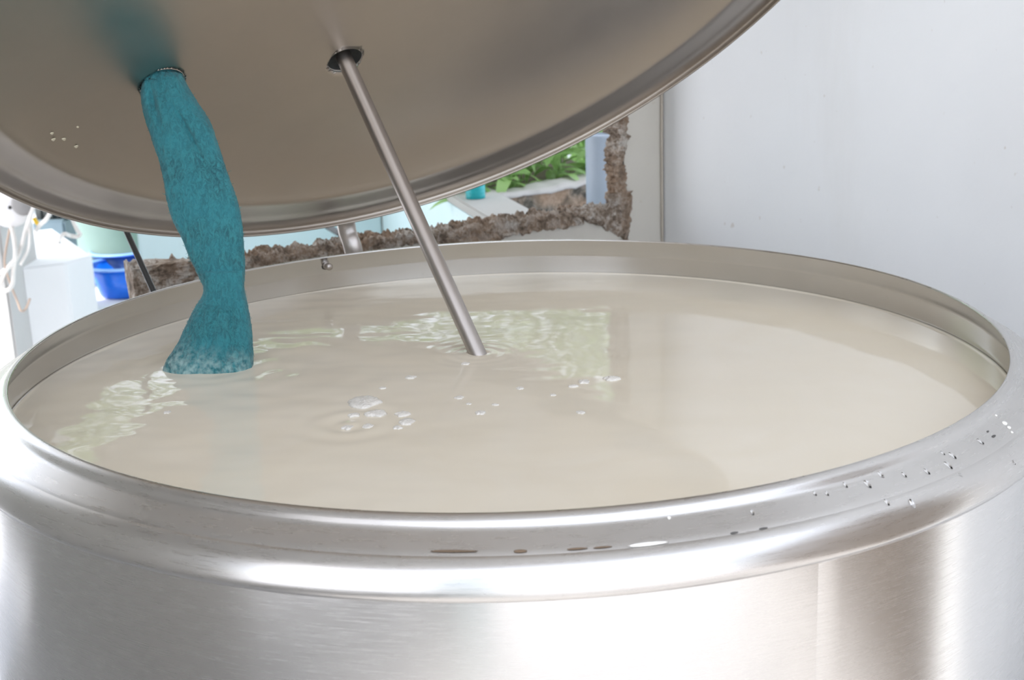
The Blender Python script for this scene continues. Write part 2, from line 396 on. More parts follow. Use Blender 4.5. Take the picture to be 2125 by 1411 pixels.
inn = obj('inner_vessel', lathe(S(innerp[:2])+smooth_prof(S(innerp[1:6]), 1)[1:]+S(innerp[6:]), 256, T0, wob=lambda a, r: wob(a, r)), 'inner_steel', tank)
shell = obj('outer_wall', lathe(S([(1.083, -0.095), (1.083, -1.20), (1.07, -1.23), (0.9, -1.25), (0, -1.25)]), 256, T0), 'wall_steel', tank)
# seam where the wall sheet laps over itself, right of the front
def cylp(a, z, r): return Vector((r*math.cos(a), r*math.sin(a), RIM+z))
ps = at_plane(1782, 1200, Vector((0, -1.0*R, 0)), Vector((0, 1, 0)))
a0 = math.atan2(-1, 0)+math.asin(0.432/1.083)
bm = bmesh.new(); rows = []
for k in range(25):
    a = a0+k*0.02; rows.append([bm.verts.new(cylp(a, z, (1.083*R+(0.0012 if 0 < k < 24 else 0)))) for z in (-0.0975*R, -1.19*R)])
for a, b in zip(rows[:-1], rows[1:]): bm.faces.new((a[0], a[1], b[1], b[0]))
obj('lap_sheet', bm, 'wall_steel', tank)
# thin lap line along the collar
tube('collar_seam', [cylp(a0+0.0+(k*0.03), -0.0985*R, 1.0865*R) for k in range(0, 30)], 0.0013, 'collar_steel', tank, 8)
# three feet
for k in range(3):
    a = math.radians(90+120*k); p = Vector((0.9*R*math.cos(a), 0.9*R*math.sin(a), 0))
    obj('foot', lathe([(0, 0.0), (0.045, 0.0), (0.045, 0.012), (0.022, 0.02), (0.022, RIM-1.245*R), (0, RIM-1.245*R)], 24, p), 'wall_steel', tank)
# sensor fitting in the inner wall
pp = at_plane(676, 550, Vector((0, 0.9*R, 0)), Vector((0, 1, 0)))
ang = None
d = ray(672, 549); o_ = CAM-T0; aa = d.x**2+d.y**2; bb = 2*(o_.x*d.x+o_.y*d.y); cc = o_.x**2+o_.y**2-(1.028*R)**2
hit = CAM+d*((-bb+math.sqrt(bb*bb-4*aa*cc))/(2*aa)); nn = -Vector((hit.x, hit.y, 0)).normalized()
ss = Vector((nn.y, -nn.x, 0))
axp = (ss, Z, nn)
ft = obj('sensor_fitting', lathe([(0, -0.004), (0.0085, -0.004), (0.0085, 0.006), (0.0062, 0.006), (0.0062, 0.010), (0.0068, 0.010), (0.0068, 0.016), (0.0055, 0.016), (0.0055, 0.019), (0.0064, 0.019), (0.0064, 0.026), (0.0045, 0.029), (0, 0.029)], 24, hit, axp), 'rod_steel', tank)
obj('gasket', lathe([(0.0062, 0.0062), (0.0078, 0.0062), (0.0078, 0.0095), (0.0062, 0.0095)], 24, hit, axp, True), 'hole_dark', ft)

# ------------------------------------------------------------------ lid
phi, Lh, zh, tt, Rl, tdome, q0, q1 = 2.115, 1.081, 0.089, 0.674, 1.105, 0.119, -0.493, 0.006
ha = Vector((math.cos(phi), math.sin(phi), 0))
Hn = (ha*Lh+Z*zh)*R+T0
LE = -ha*math.cos(tt)+Z*math.sin(tt); LN = ha*math.sin(tt)+Z*math.cos(tt); LB = LN.cross(LE)
LC = Hn+LE*(Lh*R)
lp = [(1.105, -0.016), (1.106, -0.006), (1.101, 0.000), (1.085, 0.002), (1.065, 0.002), (1.055, 0.0035), (1.045, 0.0065), (1.020, 0.009), (0.995, 0.011), (0.985, 0.015), (0.968, 0.027), (0.930, 0.047), (0.89, 0.063), (0.84, 0.077), (0.78, 0.088), (0.70, 0.097), (0.60, 0.104), (0.40, 0.113), (0.2, 0.118), (0, 0.120)]
lps = smooth_prof(S(lp), 2)
def lid_z(rn):     # inside surface height at radius rn*R
    pr = S(lp); r = rn*R
    for a, b in zip(pr[4:-1], pr[5:]):
        if b[0] <= r <= a[0]: t = (a[0]-r)/(a[0]-b[0]); return a[1]+(b[1]-a[1])*t
    return pr[-1][1]
def lid_hit(px, py):
    d = ray(px, py); z = 0.115*R
    for _ in range(6):
        P = LC+LN*z; t = (P-CAM).dot(LN)/d.dot(LN); q = CAM+d*t
        rr = ((q-LC)-LN*(q-LC).dot(LN)).length; z = lid_z(rr/R)
    return q
hole = lid_hit(716, 124); hole2 = lid_hit(336, 172)
HR, HR2 = 0.0285, 0.0335
# the dish as a radial grid; faces under the two holes are cut with a boolean-free trick: dense polar grid with verts snapped
lidm = lathe(lps, 256, LC, (LE, LB, LN))
def cut_hole(bm, c, r):
    vs = bmesh.ops.bisect_plane
    loc = [f for f in bm.faces if (f.calc_center_median()-c).length < r*3.5]
    bmesh.ops.subdivide_edges(bm, edges=list({e for f in loc for e in f.edges}), cuts=3, use_grid_fill=True)
    X = LE; Y = LB
    kill = []
    for v in bm.verts:
        d = v.co-c; 
        if d.length > r*2.2: continue
        x, y = d.dot(X), d.dot(Y); l = math.hypot(x, y)
        if l < r*1.0: kill.append(v)
    edge = set()
    for v in kill:
        for e in v.link_edges:
            w_ = e.other_vert(v); d = w_.co-c
            if math.hypot(d.dot(X), d.dot(Y)) >= r: edge.add(w_)
    bmesh.ops.delete(bm, geom=kill, context='VERTS')
    for v in edge:
        if not v.is_valid: continue
        d = v.co-c; x, y = d.dot(X), d.dot(Y); l = math.hypot(x, y)
        v.co = v.co+(X*x+Y*y)*((r-l)/l)
cut_hole(lidm, hole, HR); cut_hole(lidm, hole2, HR2)
me = bpy.data.meshes.new('lid'); bmesh.ops.recalc_face_normals(lidm, faces=lidm.faces[:]); lidm.to_mesh(me); lidm.free()
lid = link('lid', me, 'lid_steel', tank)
sol = lid.modifiers.new('thick', 'SOLIDIFY'); sol.thickness = 0.0016; sol.offset = -1
# rolled edge wire
tube('rolled_edge', [LC+LE*(1.105*R*math.cos(2*PI*i/200))+LB*(1.105*R*math.sin(2*PI*i/200))-LN*(0.016*R) for i in range(201)], 0.0022, 'lid_steel', lid, 8)
for c, r, nm, dp in ((hole, HR, 'shaft_sleeve', 0.05), (hole2, HR2, 'inlet_sleeve', 0.05)):
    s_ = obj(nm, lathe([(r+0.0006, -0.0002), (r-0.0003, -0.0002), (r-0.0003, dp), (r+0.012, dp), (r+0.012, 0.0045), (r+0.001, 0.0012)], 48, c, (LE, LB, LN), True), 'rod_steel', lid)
    obj('hole_shade', lathe([(0.0, 0.009), (r*0.88, 0.009), (r*0.90, 0.0055), (r-0.0005, 0.0050), (r-0.0005, 0.0012), (r+0.0005, 0.0012), (r+0.0005, 0.03), (0.0, 0.03)], 40, c, (LE, LB, LN)), 'hole_dark', s_)  # dark fill stands in for the shade inside the hole
# agitator shaft, from its gearbox above the lid into the milk
MZ = RIM-0.103*R
Mp = at_z(991, 733, MZ)
sdir = (Mp-hole).normalized()
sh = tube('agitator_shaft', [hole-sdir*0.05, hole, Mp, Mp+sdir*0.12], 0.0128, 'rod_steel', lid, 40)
gb = obj('gearbox', lathe([(0, 0.035), (0.055, 0.035), (0.055, 0.05), (0.042, 0.055), (0.042, 0.13), (0.05, 0.135), (0.05, 0.26), (0.035, 0.28), (0, 0.28)], 40, hole, (LE, LB, LN)), 'wall_steel', lid)
# gas strut on the left of the hinge and the bent tube bracket on its right
def rimb(px, py, rr, z):   # far side hit of ray with a cylinder round the tank
    d = ray(px, py); aa = d.x**2+d.y**2; bb = 2*(CAM.x*d.x+CAM.y*d.y); cc = CAM.x**2+CAM.y**2-(rr*R)**2
    return CAM+d*((-bb+math.sqrt(bb*bb-4*aa*cc))/(2*aa))
s1 = rimb(318, 603, 1.10, 0); s0 = at_d(258, 470, math.hypot(s1.x-CAM.x, s1.y-CAM.y)+0.07)
dd = (s1-s0)
gs = tube('gas_strut', [s0-dd*0.12, s0, s1, s1+dd*0.30], 0.0052, 'dark_metal', tank, 16)
b1 = rimb(734, 522, 1.135, 0); b0 = at_d(716, 452, math.hypot(b1.x-CAM.x, b1.y-CAM.y)+0.02)
b2 = b1+Vector((0.012, 0.01, -0.10)); bt = b0+(b0-b1)*0.6+Vector((0.0, 0, 0.0))
bpts = [bt, b0, at_d(722, 485, math.hypot(b1.x-CAM.x, b1.y-CAM.y)+0.01), b1, b2]
bm = bmesh.new()
cp = catmull(bpts, 6); w2 = 0.0165
rows = []
for i, p in enumerate(cp):
    t = (cp[min(i+1, len(cp)-1)]-cp[max(i-1, 0)]).normalized(); x = RT-t*RT.dot(t); x.normalize(); y = t.cross(x)
    rows.append([bm.verts.new(p+x*(w2*a_)+y*(w2*0.7*b_)) for a_, b_ in ((-1, -.6), (-.8, -1), (-.1, -1), (0, -.8), (.1, -1), (.8, -1), (1, -.6), (1, .6), (.8, 1), (-.8, 1), (-1, .6))])
for a, b in zip(rows[:-1], rows[1:]):
    for k in range(11): bm.faces.new((a[k], a[(k+1) % 11], b[(k+1) % 11], b[k]))
bm.faces.new(rows[0]); bm.faces.new(rows[-1][::-1])
hb_ = obj('hinge_bracket', bm, 'rod_steel', tank)
hpt = b2+Vector((0, -0.02, 0.01))
obj('hinge_pin', tube_bm(bmesh.new(), [b2-LB*0.04, b2+LB*0.04], 0.008, 16), 'rod_steel', hb_)

# ------------------------------------------------------------------ milk
clothb = at_z(440, 757, MZ)
rad = random.Random(3)
ripples = [(Mp.x, Mp.y, 0.00018, 0.06, 0.02), (clothb.x, clothb.y, 0.0004, 0.13, 0.04), (clothb.x+0.10, clothb.y-0.05, 0.0003, 0.2, 0.06)]
mk = at_z(725, 880, MZ)
def milkh(x, y):
    h = 0.0
    for cx, cy, a, s, wl in ripples:
        r = math.hypot(x-cx, (y-cy)); h += a*math.exp(-(r/s)**2)*math.cos(2*PI*r/wl+1.5*fbm((x, y, 1), 6, 2))
    left = max(0.0, min(1.0, (0.35-x)/0.7))
    h += 0.0022*fbm((x*1.0, y*1.6, 0.3), 3.2, 2)*(0.35+0.65*left)
    h += 0.0008*fbm((x*1.0+3, y*1.8, 4.3), 11, 2)*left
    r = math.hypot(x-mk.x, y-mk.y); h += 0.0010*math.exp(-(r/0.06)**2)*math.cos(r*150)
    return h
bm = bmesh.new(); NR, NA = 230, 420; rows = []; RM = 1.0285*R
for i in range(1, NR+1):
    r = RM*(i/NR)**0.85
    ed = max(0, (r-(RM-0.006))/0.006); rows.append([bm.verts.new((r*math.cos(2*PI*k/NA), r*math.sin(2*PI*k/NA), MZ+milkh(r*math.cos(2*PI*k/NA), r*math.sin(2*PI*k/NA))*(1-ed)+0.0022*ed*ed)) for k in range(NA)])
c = bm.verts.new((0, 0, MZ+milkh(0, 0)))
for k in range(NA): bm.faces.new((c, rows[0][k], rows[0][(k+1) % NA]))
for a, b in zip(rows[:-1], rows[1:]):
    for k in range(NA): bm.faces.new((a[k], b[k], b[(k+1) % NA], a[(k+1) % NA]))
bot = [bm.verts.new((RM*math.cos(2*PI*k/NA), RM*math.sin(2*PI*k/NA), RIM-0.85*R)) for k in range(NA)]
for k in range(NA): bm.faces.new((rows[-1][k], bot[k], bot[(k+1) % NA], rows[-1][(k+1) % NA]))
bm.faces.new(bot[::-1])
milk = obj('milk', bm, 'milk'); tag(milk, 'cream coloured milk filling the round steel tank', 'milk')

# foam blobs (pixel centre, pixel width, pixel height, where)
foams = [(757, 836, 74, 34, 'largest white foam patch on the milk, front centre'),
 (735, 863, 26, 10, 'thin foam patch just under the largest foam patch'),
 (780, 861, 46, 16, 'oblong foam patch right below the largest foam patch'),
 (836, 860, 30, 15, 'upper blob of the three foam blobs right of the largest patch'),
 (845, 876, 36, 16, 'middle blob of the three foam blobs right of the largest patch'),
 (825, 887, 22, 10, 'lowest blob of the three foam blobs right of the largest patch'),
 (764, 884, 26, 12, 'small foam blob above the white glint lines'),
 (720, 887, 24, 10, 'small foam blob left above the white glint lines'),
 (953, 825, 19, 8, 'foam blob straight below the foot of the steel shaft'),
 (973, 838, 13, 5, 'tiny foam speck right of the blob below the shaft'),
 (997, 857, 24, 12, 'peaked foam blob low on the milk right of centre'),
 (1028, 840, 17, 5, 'flat foam speck above the peaked blob'),
 (1079, 806, 18, 7, 'foam speck right of the shaft foot, nearest to it'),
 (1147, 819, 14, 6, 'foam speck between the shaft speck and the right pair'),
 (1190, 801, 24, 6, 'flat left blob of the right hand foam pair'),
 (1212, 792, 26, 11, 'domed right blob of the right hand foam pair'),
 (1270, 786, 38, 11, 'rightmost long foam blob on the milk'),
 (1205, 856, 20, 10, 'lone foam blob below the right hand foam pair'),
 (852, 784, 24, 9, 'foam blob behind the largest patch, left of the shaft foot'),
 (794, 806, 16, 6, 'foam speck just behind the largest patch'),
 (966, 755, 20, 7, 'small foam fleck directly under the shaft end'),
 (347, 857, 16, 7, 'lone bubble on the milk at the left')]
for px, py, wd, ht, lab in foams:
    c = at_z(px, py, MZ); k = (c-CAM).length/FPX
    rx = wd*k*0.5; ry = rx*min(1.15, ht/wd*2.7); hz = min(rx*0.30, 0.005)
    bm = bmesh.new(); nR, nA = 8, 30; seed = px*0.37
    cv = bm.verts.new((0, 0, hz)); rws = []
    for i in range(1, nR+1):
        f = i/nR; rw = []
        for a in range(nA):
            t = 2*PI*a/nA; e = 1+0.34*fbm((math.cos(t)+seed, math.sin(t), 0), 1.6, 3); rr = f*e
            z = hz*math.sqrt(max(0, 1-f*f))*(1+0.35*fbm((rr*math.cos(t)*3+seed, rr*math.sin(t)*3, 1), 1.6, 3)) if i < nR else -0.0012
            rw.append(bm.verts.new((rx*rr*math.cos(t), ry*rr*math.sin(t), z)))
        rws.append(rw)
    for a in range(nA): bm.faces.new((cv, rws[0][a], rws[0][(a+1) % nA]))
    for p_, q_ in zip(rws[:-1], rws[1:]):
        for a in range(nA): bm.faces.new((p_[a], q_[a], q_[(a+1) % nA], p_[(a+1) % nA]))
    bm.faces.new(rws[-1][::-1])
    o = obj('foam_blob', bm, 'foam'); o.location = (c.x, c.y, MZ+milkh(c.x, c.y)); tag(o, lab, 'foam', 'foam blobs on the milk')

# ------------------------------------------------------------------ teal cloth
oc = [(52, 175, 205), (58, 140, 235), (75, 105, 265), (130, 88, 290), (200, 92, 335), (270, 110, 385), (350, 135, 412), (450, 170, 445), (550, 190, 480), (650, 207, 515), (700, 225, 522), (770, 265, 528), (850, 292, 535), (930, 333, 536), (985, 362, 530), (1010, 363, 533), (1050, 335, 545), (1100, 305, 553), (1180, 268, 567), (1240, 240, 570), (1290, 205, 572), (1330, 185, 568), (1370, 175, 566)]
oc = [(120+c/2.074, 250+l/2.074, 250+r/2.074) for c, l, r in oc]
def interp(y):
    for a, b in zip(oc[:-1], oc[1:]):
        if a[0] <= y <= b[0]:
            t = (y-a[0])/(b[0]-a[0]); return a[1]+(b[1]-a[1])*t, a[2]+(b[2]-a[2])*t
    return oc[-1][1:]
tipd = (hole2-CAM).dot(FW); botd = (clothb-CAM).dot(FW)
def px3(px, py, dep):
    d = ray(px, py); return CAM+d*(dep/d.dot(FW))
bm = bmesh.new(); rows = []; soak = bm.verts.layers.float.new('soak')
y0, y1 = 147, 780; NY, NK = 260, 84
for i in range(-10, NY+1):
    t = max(0, i)/NY; y = y0+(y1-y0)*t
    ls = [interp(min(oc[-1][0], max(oc[0][0], y+o_))) for o_ in ((-14, -7, 0, 7, 14) if y > 175 else (0,))]; l = sum(q_[0] for q_ in ls)/len(ls); r = sum(q_[1] for q_ in ls)/len(ls); cx = (l+r)/2; hw = (r-l)/2
    # the head of the cloth follows the inside of the hole: round section; lower down it flattens
    dep = tipd-0.012+(botd-tipd)*(max(0, (y-165))/(757-165))**1.0
    c = px3(cx, y, dep); k = dep/FPX
    flat = 0.62 if y < 220 else max(0.34, 0.62-(y-220)/400)
    if 560 < y < 640: flat = 0.55
    if y > 640: flat = 0.5
    if i < 0: c = hole2+LN*(0.004*(-i))-LN*0.004; hw = (HR2*0.985)/k; flat = 0.9
    hwm = hw*k; row = []
    fw = Vector((FW.x, FW.y, 0)).normalized() if i >= 0 else FW
    for a in range(NK):
        th = 2*PI*a/NK; ca, sa = math.cos(th), math.sin(th)
        q = Vector((ca*1.3, sa*1.3, t*5.5))
        fold = 0.0
        if sa < 0:           # front side: creases near the top
            g = lambda u, u0, s: math.exp(-((u-u0)/s)**2)
            fold += 0.010*g(ca, -0.48-0.2*(t-0.08), 0.13)*g(t, 0.095, 0.055)
            fold += 0.009*g(ca, 0.25+1.1*(t-0.15), 0.10)*g(t, 0.20, 0.10)
            fold += 0.005*g(ca, -0.05, 0.05)*g(t, 0.05, 0.05)
            fold += 0.006*g(ca, 0.45, 0.10)*g(t, 0.84, 0.10)+0.005*g(ca, -0.1, 0.12)*g(t, 0.86, 0.08)
        fold += 0.003*(0.5+0.5*math.sin(ca*16+2.5*fbm((t*3, 1, 1), 1.5)))*max(0, 1-t*9)
        fr = 1+0.018*fbm(q, 3.0, 4)+0.014*fbm(q+Vector((4, 4, 4)), 14, 3)
        sup = 0.82
        xx = hwm*ca*fr; yy = hwm*flat*(abs(sa)**sup*(1 if sa > 0 else -1))*fr+fold
        p = c+RT*xx+fw*yy
        if i >= 0 and y > 700: 
            # hem: front reaches lower than the sides
            pass
        v = bm.verts.new(p); v[soak] = max(0.0, min(1.0, (y-705+18*fbm((ca*2, sa, 3), 2, 2)+14*(-ca))/50))
        row.append(v)
    rows.append(row)
for a, b in zip(rows[:-1], rows[1:]):
    for k in range(NK): bm.faces.new((a[k], a[(k+1) % NK], b[(k+1) % NK], b[k]))
bm.faces.new(rows[0][::-1]); bm.faces.new(rows[-1])
top_line = [r_ for r_ in rows]
samp = []
rnd = random.Random(11)
bm.verts.ensure_lookup_table(); bm.normal_update()
for i in range(12, NY+4, 1):
    for _ in range(22):
        a = rnd.randrange(NK); samp.append((rows[i][a].co.copy(), rows[i][a].normal.copy()))
cloth = obj('strainer_cloth', bm, 'cloth'); tag(cloth, 'teal fuzzy wet cloth hanging from the lid inlet into the milk', 'cloth')
bmf = bmesh.new()
ctr = sum((s[0] for s in samp), Vector())/len(samp)
for p, n_ in samp:
    if n_.dot(CAM-p) < -0.2*(CAM-p).length: continue
    L = rnd.uniform(0.004, 0.012); d1 = Vector((rnd.gauss(0, 1), rnd.gauss(0, 1), rnd.gauss(0, 1.4))); d1 = (d1-n_*d1.dot(n_)).normalized()
    d2 = d1.cross(n_)*rnd.uniform(-1, 1); q = p+n_*0.0003
    pts = [q-n_*0.0006, q+d1*L*0.35+n_*0.0006, q+d1*L*0.7+d2*L*0.3+n_*0.0008, q+d1*L*0.9+d2*L*0.6+n_*rnd.uniform(0.0, 0.0016)]
    tube_bm(bmf, pts, 0.00026, 3, False)
fz = obj('cloth_fibre', bmf, 'fuzz', cloth); fz['kind'] = 'stuff'
# pale froth where the cloth dips into the milk
for k_, (px, py, rr) in enumerate([(352, 763, 9), (372, 768, 12), (398, 770, 11), (425, 766, 12), (452, 769, 12), (480, 764, 11), (505, 760, 10), (519, 757, 7)]):
    pass

# ------------------------------------------------------------------ drops
def drop(name, c, n, t, rx, ry, h, mat, label, cat, group):
    n = n.normalized(); t = (t-n*t.dot(n)).normalized(); b = n.cross(t); bm = bmesh.new()
    top = bm.verts.new(c+n*h); rws = []
    for i in range(1, 6):
        f = i/5; rws.append([bm.verts.new(c+t*(rx*f*math.cos(2*PI*a/16))*(1+0.15*math.cos(2*PI*a/16))+b*(ry*f*math.sin(2*PI*a/16))+n*(h*math.sqrt(1-f*f)-0.0003*(i == 5))) for a in range(16)])
    for a in range(16): bm.faces.new((top, rws[0][a], rws[0][(a+1) % 16]))
    for p_, q_ in zip(rws[:-1], rws[1:]):
        for a in range(16): bm.faces.new((p_[a], q_[a], q_[(a+1) % 16], p_[(a+1) % 16]))
    bm.faces.new(rws[-1][::-1])
    o = obj(name, bm, mat); tag(o, label, cat, group); return o
def collar_hit(px, py):
    """first hit of the pixel's ray with the collar profile (near side)"""
    d = ray(px, py); pr = S(outer); best = None; t0 = 0.8
    prev = None
    for i in range(4000):
        t = t0+i*0.0004; p = CAM+d*t; r = math.hypot(p.x, p.y); z = p.z-RIM
        if r > pr[-3][0] or r < pr[0][0]: prev = None; continue
        for a, b in zip(pr[2:-3], pr[3:-2]):
            if a[0] <= r <= b[0]:
                zz = a[1]+(b[1]-a[1])*(r-a[0])/(b[0]-a[0])
                if z <= zz:
                    er = Vector((p.x, p.y, 0)).normalized(); sl = (b[1]-a[1])/(b[0]-a[0]); n = (Z-er*sl).normalized()
                    return p, n, (er+Z*sl).normalized()
    return None
drops = [(1691, 1023, 5, 'leftmost water drop of the row on the collar'), (1716, 1023, 5, 'second water drop from the left on the collar'), (1754, 1005, 6, 'third water drop from the left on the collar'),
 (1800, 1003, 9, 'largest water drop on the steel collar'), (1827, 983, 8, 'elongated water drop above the largest one'), (1876, 984, 6, 'slim water drop in the middle of the right collar'),
 (1923, 977, 7, 'water drop left below the glinting long drop'), (1967, 964, 9, 'long glinting water drop high on the collar'), (1976, 944, 8, 'water drop just behind the long glinting one'),
 (1956, 939, 5, 'small water drop nearest to the rim on the right'), (2034, 915, 7, 'water drop beside the brown stain on the right'), (1993, 985, 4, 'tiny water drop right below the long glinting one'),
 (1840, 1041, 7, 'water drop low on the collar, left one of two'), (1893, 1044, 9, 'water drop low on the collar, right one of two'), (1561, 1061, 6, 'lone faint water drop at the front of the collar'), (2104, 958, 5, 'water drop near the right frame edge')]
for px, py, s, lab in drops:
    h_ = collar_hit(px, py)
    if not h_: continue
    c, n, t = h_; k = (c-CAM).length/FPX
    drop('water_drop', c, n, t, s*k*1.25, s*k*0.62, s*k*0.24, 'water', lab, 'water drop', 'water drops on the collar')
spl = [(2085, 878, 8, 4, 'larger white milk splash near the right frame edge'), (2094, 887, 6, 3, 'white milk splash below the larger one'), (2100, 897, 4, 2, 'tiny milk speck below the two splashes'),
       (1340, 1129, 44, 5, 'long thin milk streak at the front of the collar'), (1388, 1074, 4, 3, 'single milk speck above the long streak'), (2102, 990, 11, 4, 'milk splash on the bottom edge of the collar'), (2067, 862, 3, 2, 'tiny milk speck above the larger splash')]
for px, py, wx, wy, lab in spl:
    h_ = collar_hit(px, py)
    if not h_: continue
    c, n, t = h_; k = (c-CAM).length/FPX; tt2 = n.cross(t)
    drop('milk_splash', c, n, tt2, wx*k, wy*k*(0.9 if wx > 20 else 1.5), 0.0010, 'splash', lab, 'milk splash', 'milk splashes on the collar')
# worn brown marks in the seam of the collar
mk_m = simple('brown residue', (0.16, 0.11, 0.07), 0.8); mk_d = simple('dark smudge', (0.10, 0.095, 0.09), 0.7)
for px, py, wx, wy, lab in [(935, 1143, 50, 4.5, 'long brown residue mark, leftmost at the front of the collar'), (1078, 1143, 14, 6, 'slanting brown mark between the two seam stains'), (1195, 1138, 22, 3.5, 'brown stain, third from left in the collar seam'),
                            (1248, 1135, 20, 3, 'brown stain, fourth from left in the collar seam'), (1523, 1105, 9, 3, 'short dark stain right of the milk streak'), (1583, 1096, 10, 3, 'short dark stain farthest along the collar seam'), (2062, 905, 9, 4, 'dark flake beside the milk splashes'), (2050, 895, 5, 3, 'small dark flake nearest the rim on the right'),
                            (504, 1216, 13, 4, 'dark blot on the lower collar edge at the left')]:
    h_ = collar_hit(px, py)
    if not h_: continue
    c, n, t = h_; k = (c-CAM).length/FPX; tt2 = n.cross(t)
    drop('residue_mark', c, n, tt2, wx*k, wy*k*0.7, 0.0002, mk_m if wx > 12 else mk_d, lab, 'stain', 'residue on the collar')
# milk specks dried on the inside of the lid
for px, py, wx, wy, lab in [(104, 279, 8, 4, 'left upper dried milk speck on the lid'), (107, 292, 9, 4, 'left lower dried milk speck on the lid'), (129, 291, 8, 5, 'yellowish milk speck in the middle of the lid cluster'),
                            (155, 306, 8, 4, 'lowest yellowish milk speck on the lid'), (157, 266, 7, 4, 'faint ring shaped milk speck on the lid'), (178, 264, 4, 2, 'tiny milk speck right of the ring shaped one'), (204, 226, 6, 3, 'highest milk speck, nearest to the cloth')]:
    c = lid_hit(px, py); k = (c-CAM).length/FPX
    drop('dried_milk_speck', c-LN*0.0003, -LN, LB*0.8+LE, wx*k, wy*k*1.3, 0.0005, 'lidsplash', lab, 'milk speck', 'milk specks on the lid')

# ------------------------------------------------------------------ beyond the opening: trough, ledge, pipes, plants
ZT = 0.78
e1 = at_z(1000, 437, ZT); e2 = at_z(930, 395, ZT)
ed = (e2-e1).normalized(); e0 = e1-ed*0.35
pc = e1+ed*1.62                              # far inner corner of the trough
side = Vector((ed.y, -ed.x, 0))              # to the right
trough = empty('trough', (pc.x, pc.y, 0)); tag(trough, 'pale blue painted masonry trough beyond the broken wall', 'trough')
box('side_wall', Vector((e0.x, e0.y, 0)), ed*((pc-e0).length), side*0.125, Z*(ZT-0.03), 'cyan_wall', trough, 0.008)
box('far_wall', Vector((pc.x, pc.y, 0))-side*0.95, side*0.95, ed*0.15, Z*(ZT+0.30), 'cyan_wall', trough, 0.008)
box('trough_floor', Vector((e0.x, e0.y, 0))-side*0.9, side*0.9, ed*((pc-e0).length), Z*0.25, 'cyan_wall', trough)
ledge = box('ledge', Vector((e0.x, e0.y, ZT-0.03))-side*0.012, ed*((pc-e0).length), side*0.145, Z*0.03, 'concrete', trough, 0.004)
# thin dark rod slanting over the trough
pa, pb_ = at_d(655, 455, 4.6), at_d(702, 483, 4.45)
t_ = tube('dark_rod', [pa+(pa-pb_)*1.5, pa, pb_, pb_+(pb_-pa)*0.6], 0.011, 'dark_metal', None, 12); tag(t_, 'thin dark rod slanting over the pale trough behind the wall', 'rod')
o = obj('white_cap', lathe([(0, 0), (0.008, 0), (0.009, 0.004), (0.008, 0.012), (0.003, 0.015), (0, 0.015)], 24, at_d(739, 478, 3.35)-Z*0.02), 'white_plastic'); tag(o, 'small white cap on the broken wall beside the bent tube', 'cap')
# turquoise pipe end standing on the ledge
tp = at_z(987, 411, ZT); tw = (tp-CAM).length/FPX*20
pr = [(tw*0.82, 0.0), (tw, 0.0)]
for i in range(14): z = 0.004+i*0.011; pr += [(tw, z), (tw*1.02, z+0.003), (tw*1.02, z+0.006), (tw, z+0.009)]
pr += [(tw, 0.165), (tw*0.82, 0.165)]
o = obj('ribbed_pipe', lathe(pr, 40, tp, close=True), 'teal_pipe'); tag(o, 'turquoise ribbed plastic pipe end standing on the concrete ledge', 'pipe')
# mossy planter wall
w0 = at_d(1032, 404, 4.08); w1 = at_d(1216, 380, 4.35); wz = 0.5*(w0.z+w1.z)
wd_ = Vector((w1.x-w0.x, w1.y-w0.y, 0)); wn = Vector((-wd_.y, wd_.x, 0)).normalized()
def rough_box(name, p0, ax, ay, az, mat, parent, amp=0.006, seg=0.02):
    bm = bmesh.new(); box_bm(bm, Vector(p0), Vector(ax), Vector(ay), Vector(az))
    for _ in range(5):
        es = [e for e in bm.edges if e.calc_length() > seg*1.6]
        if not es or len(bm.verts) > 20000: break
        bmesh.ops.subdivide_edges(bm, edges=es, cuts=1, use_grid_fill=True)
    for v in bm.verts:
        p = v.co; v.co = p+Vector((fbm(p, 20, 4), fbm(p+Vector((7, 0, 0)), 20, 4), fbm(p+Vector((0, 7, 0)), 20, 4)))*amp
    return obj(name, bm, mat, parent)
plw = empty('planter', (w0.x, w0.y, 0)); tag(plw, 'dark mossy concrete planter wall with plants growing behind it', 'planter')
rough_box('mossy_block', Vector((w0.x, w0.y, 0))-wd_*0.02, wd_*1.9, wn*0.10, Z*(wz-0.012), 'moss', plw, 0.010)
rough_box('top_course', Vector((w0.x, w0.y, wz-0.014))-wd_*0.02-wn*0.004, wd_*1.9, wn*0.11, Z*0.016, 'concrete', plw, 0.007)
rough_box('garden_soil', Vector((w0.x, w0.y, 0))-wd_*0.02+wn*0.11, wd_*1.9, ed*1.8, Z*(wz-0.06), 'soil', plw, 0.02, 0.1)
# front slab of the ledge, light triangle in front of the planter
s0_ = at_z(1004, 409, ZT-0.002); 
# grey pipe
gp = at_z(1252, 412, ZT-0.01); gp = at_d(1252, 412, 3.72); gtop = at_d(1252, 279, 3.72)
k = (gp-CAM).length/FPX
gpo = empty('grey_pipe', (gp.x, gp.y, 0)); tag(gpo, 'upright pale grey round pipe beside the broken door jamb', 'pipe')
obj('pipe_body', lathe([(0, 0), (35*k, 0), (35*k, gtop.z-0.006), (34*k, gtop.z), (31*k, gtop.z+0.001)], 48, Vector((gp.x, gp.y, 0))), 'grey_pipe', gpo)
obj('pipe_cap', lathe([(31*k, gtop.z+0.001), (30*k, gtop.z-0.004), (0, gtop.z-0.004)], 48, Vector((gp.x, gp.y, 0))), 'grey_pipe', gpo)

